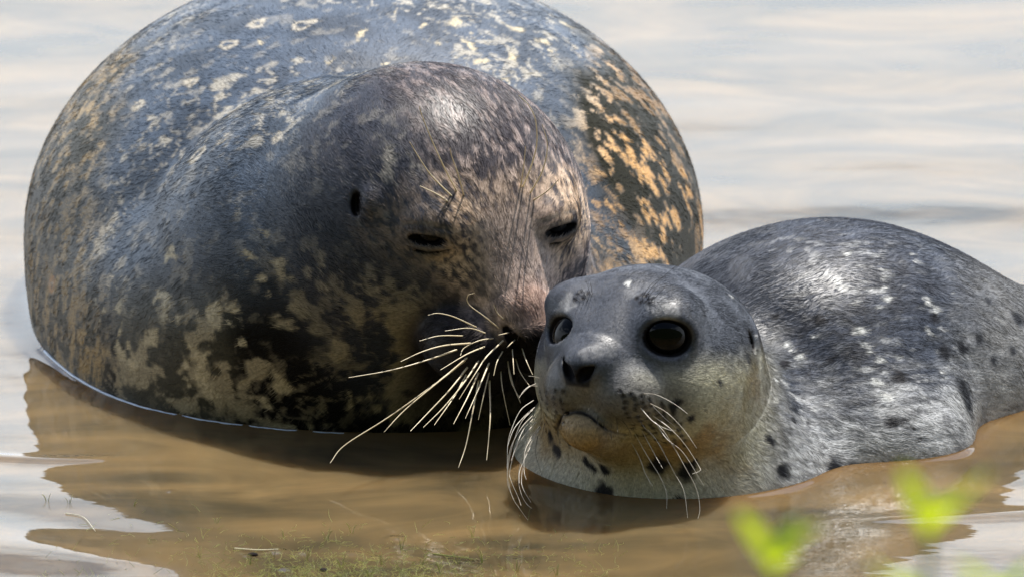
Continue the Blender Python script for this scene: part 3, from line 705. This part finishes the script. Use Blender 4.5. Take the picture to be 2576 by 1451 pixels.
# ================================================================== the near bank; its unseen hillside behind the camera is raised to darken reflections
def bank():
    XX = axis(-90, [(-8, 4), (8, .4), (90, 4)]); YY = axis(-70, [(-16, 3), (-1.75, .25)])
    P = np.stack(np.meshgrid(XX, YY, indexing='ij'), -1).reshape(-1, 2); x, y = P[:, 0], P[:, 1]
    P3 = np.column_stack([P, np.zeros(len(P))])
    h = -.12 + .45 * sstep(-1.8, -3.0, y) + 19 * sstep(-9.5, -25, y) + .9 * sstep(-9.6, -11, y)
    h += (fbm(P3, .35, 301, 4) - .5) * (.15 + 3.2 * sstep(-9.5, -16, y)) + (fbm(P3, 2.5, 311, 3) - .5) * .1 * sstep(-1.8, -3, y)
    P3[:, 2] = h; ny = len(YY); i = (np.arange(len(XX)-1)[:, None] * ny + np.arange(ny-1)[None]).ravel()
    return P3, np.stack([i, i+ny, i+ny+1, i+1], 1)
bV, bF = bank(); tag(link('bank', mesh_np('bank', bV, bF, noisy('grassy_bank', (.016, .030, .008), (.045, .058, .018), 3, .9, .1))), kind='structure')

# ================================================================== shoots in the foreground
def leaf_mat(name, c):
    m, t, b = mat(name); t.nodes.remove(b); o = t.nodes['Material Output']
    d = t.nodes.new('ShaderNodeBsdfDiffuse'); d.inputs[0].default_value = (*c, 1); tr = t.nodes.new('ShaderNodeBsdfTranslucent'); tr.inputs[0].default_value = (c[0]*1.15, c[1]*1.1, c[2]*.6, 1)
    mx = t.nodes.new('ShaderNodeMixShader'); mx.inputs[0].default_value = .55; lk(t, d.outputs[0], mx.inputs[1]); lk(t, tr.outputs[0], mx.inputs[2]); lk(t, mx.outputs[0], o.inputs[0]); return m
M_LEAF = leaf_mat('young_leaf', (.48, .58, .03)); M_LEAFD = leaf_mat('older_leaf', (.16, .30, .03)); M_STEM = plain('green_stem', (.14, .24, .05), .5)
def leaf(base, d, L, wd, droop, m, root):
    d = np.asarray(d, float); d /= np.linalg.norm(d); sd = np.cross(d, [0, 0, 1]); sd /= np.linalg.norm(sd) + 1e-9; up = np.cross(sd, d); V = []; F = []; n = 8
    for k in range(n + 1):
        t = k / n; c = base + d * L * t - np.array([0, 0, 1]) * droop * L * t * t; ww = wd * .5 * math.sin(math.pi * min(1, t * .92 + .06)) ** .8
        V += [c - sd * ww + up * ww * .35, c, c + sd * ww + up * ww * .35]
    for k in range(n):
        a = k * 3; F += [(a, a+1, a+4, a+3), (a+1, a+2, a+5, a+4)]
    put('leaf', np.array(V), np.array(F), m, root)
def shoot(u, v, dist, label, seed, nl, L, bare=False):
    r = random.Random(seed); d = ray(u, v); top = CAMP + d * (dist / (d @ FWD)); g = .28
    base = np.array([top[0] + r.uniform(-.05, .05), top[1] + r.uniform(-.04, .04), g]); root = empty('leafy_shoot', base); tag(root, label, 'plant', 'young shoots on the near bank')
    st = catmull([base, base * .6 + top * .4 + np.array([.012, 0, 0]), top], 24); put('stem', *tube(st, .0045, .0022, 6), M_STEM, root)
    for k in range(nl):
        a = k * 2.4 + r.uniform(-.3, .3); el = r.uniform(.35, 1.0); i = len(st) - 1 - (k // 4)
        leaf(st[i], (math.cos(a), math.sin(a), el * 1.5), L * r.uniform(.8, 1.15), L * .30, r.uniform(.0, .35), M_LEAFD if k % 4 == 3 else M_LEAF, root)
    for k in range(10):
        i = 2 + k * 2; a = k * 2.2; leaf(st[i], (math.cos(a), math.sin(a), .5), L * 1.5, L * .4, .5, M_LEAFD, root)
shoot(2335, 1345, 5.0, 'tallest of the blurred bright green shoots, at the bottom right', 3, 14, .040)
shoot(1945, 1435, 5.1, 'blurred lime green shoot below the pup, lower than its right neighbour', 5, 15, .037)
shoot(2520, 1495, 5.3, 'faint blurred green shoot at the very corner, rightmost and lowest', 8, 8, .030)

# ================================================================== weed and specks on the water
M_WEED = noisy('yellow_weed', (.30, .30, .06), (.12, .16, .03), 90, .5, .5); M_SEED = plain('black_seed', (.010, .007, .008), .8, .1); M_PALE = plain('bleached_stalk', (.62, .58, .42), .5)
def threads():
    Vs, Fs, n = [], [], 0; r = random.Random(4)
    for i in range(1500):
        if r.random() < .62: u, v = r.gauss(860, 190), 1451 - abs(r.gauss(0, 45))
        else: u, v = r.uniform(100, 1560), 1451 - abs(r.gauss(0, 70))
        p = WZ(u, v + 12, .0004); a = r.uniform(0, 6.28); L = r.uniform(.002, .010); up = r.random() < .22
        q = [p]; dz = L * r.uniform(.5, 1.0) if up else r.uniform(-.0003, .0006)
        for k in range(3):
            a += r.gauss(0, .7); q.append(q[-1] + np.array([math.cos(a) * L / 3, math.sin(a) * L / 3 * 1.4, dz / 3]))
        V, F = tube(catmull(q, 5), .00018, .00009, 3); Vs.append(V); Fs.append(F + n); n += len(V)
    return np.concatenate(Vs), np.concatenate(Fs)
tag(link('water_weed', mesh_np('water_weed', *threads(), M_WEED)), 'thin mat of fine yellow green weed threads on the brown water', 'water weed', kind='stuff')
def sprig(u, v, n, h, m, seed):
    r = random.Random(seed); p = WZ(u, v, 0); root = empty('weed_sprig', p)
    for k in range(n):
        a = r.uniform(0, 6.28); t = p + np.array([math.cos(a) * h * .5, math.sin(a) * h * .5, h * r.uniform(.5, 1)]); md = (p + t) / 2 + np.array([0, 0, h * .12])
        put('stalk', *tube(catmull([p - np.array([0, 0, .004]), md, t], 6), .00026, .00012, 4), m, root)
    return root
SPR = [(u, min(v + 18, 1448), n, h * .8) for u, v, n, h in [(120,1245,3,.012),(175,1250,3,.010),(335,1258,3,.009),(715,1330,2,.011),(822,1338,3,.012),(545,1300,3,.010),(885,1320,3,.012),(1190,1330,3,.012),(1215,1395,4,.016),(1150,1400,3,.014),(1010,1360,3,.014),(960,1400,3,.013),(1060,1400,4,.015),(505,1385,3,.013),(770,1390,3,.012),(630,1400,3,.012),(690,1385,2,.011),(1300,1420,3,.013),(1400,1430,3,.012),(860,1410,4,.016),(1110,1425,4,.015),(930,1430,3,.014)]]
ORD = 'leftmost,second,third,fourth,fifth,sixth,seventh,eighth,ninth,tenth,eleventh,twelfth,thirteenth,fourteenth,fifteenth,sixteenth,seventeenth,eighteenth,nineteenth,twentieth,twenty-first,rightmost'.split(',')
for k, (u, v, n, h) in enumerate(sorted(SPR)): tag(sprig(u, v, n, h, M_WEED, k), 'tiny yellow green weed sprig in shallow water, ' + ORD[k] + (' of the row' if k in (0, 21) else ' from the left'), 'water weed', 'weed sprigs standing in the water')
def speck(u, v, rx, ry, m, name, label, cat):
    p = WZ(u, v, 0); V, F = sphere((0, 0, 0), 1, 12, 8); V = V * np.array([rx, ry, rx * .4]) + p; o = link(name, mesh_np(name, V - p, F, m)); o.location = p; tag(o, label, cat)
speck(815, 1432, .0032, .0040, M_SEED, 'seed', 'round black seed floating near the bottom edge', 'seed'); speck(636, 1394, .0042, .0030, M_SEED, 'seed', 'flat black seed, the one floating further left', 'seed')
def stalk(name, pts, r, m, label):
    P = np.array([WZ(*p, .0008) for p in pts]); V, F = tube(catmull(P, 20), r, r * .5, 5); o = link(name, mesh_np(name, V - P[0], F, m)); o.location = P[0]; tag(o, label, 'stalk')
stalk('floating_stalk', [(590,1378),(650,1382),(700,1380)], .0006, M_PALE, 'pale straight grass stalk floating left of the black seed')
stalk('floating_stalk', [(310,1248),(330,1236),(372,1232)], .0004, M_PALE, 'thin pale curved stalk drifting at the reflection edge')
stalk('floating_stalk', [(165,1290),(210,1300),(240,1335)], .0004, M_PALE, 'thin white bent stalk floating at the far left')
stalk('floating_stalk', [(1090,1392),(1140,1398),(1190,1405)], .0006, M_WEED, 'green brown stalk lying in the weed right of the black seed')
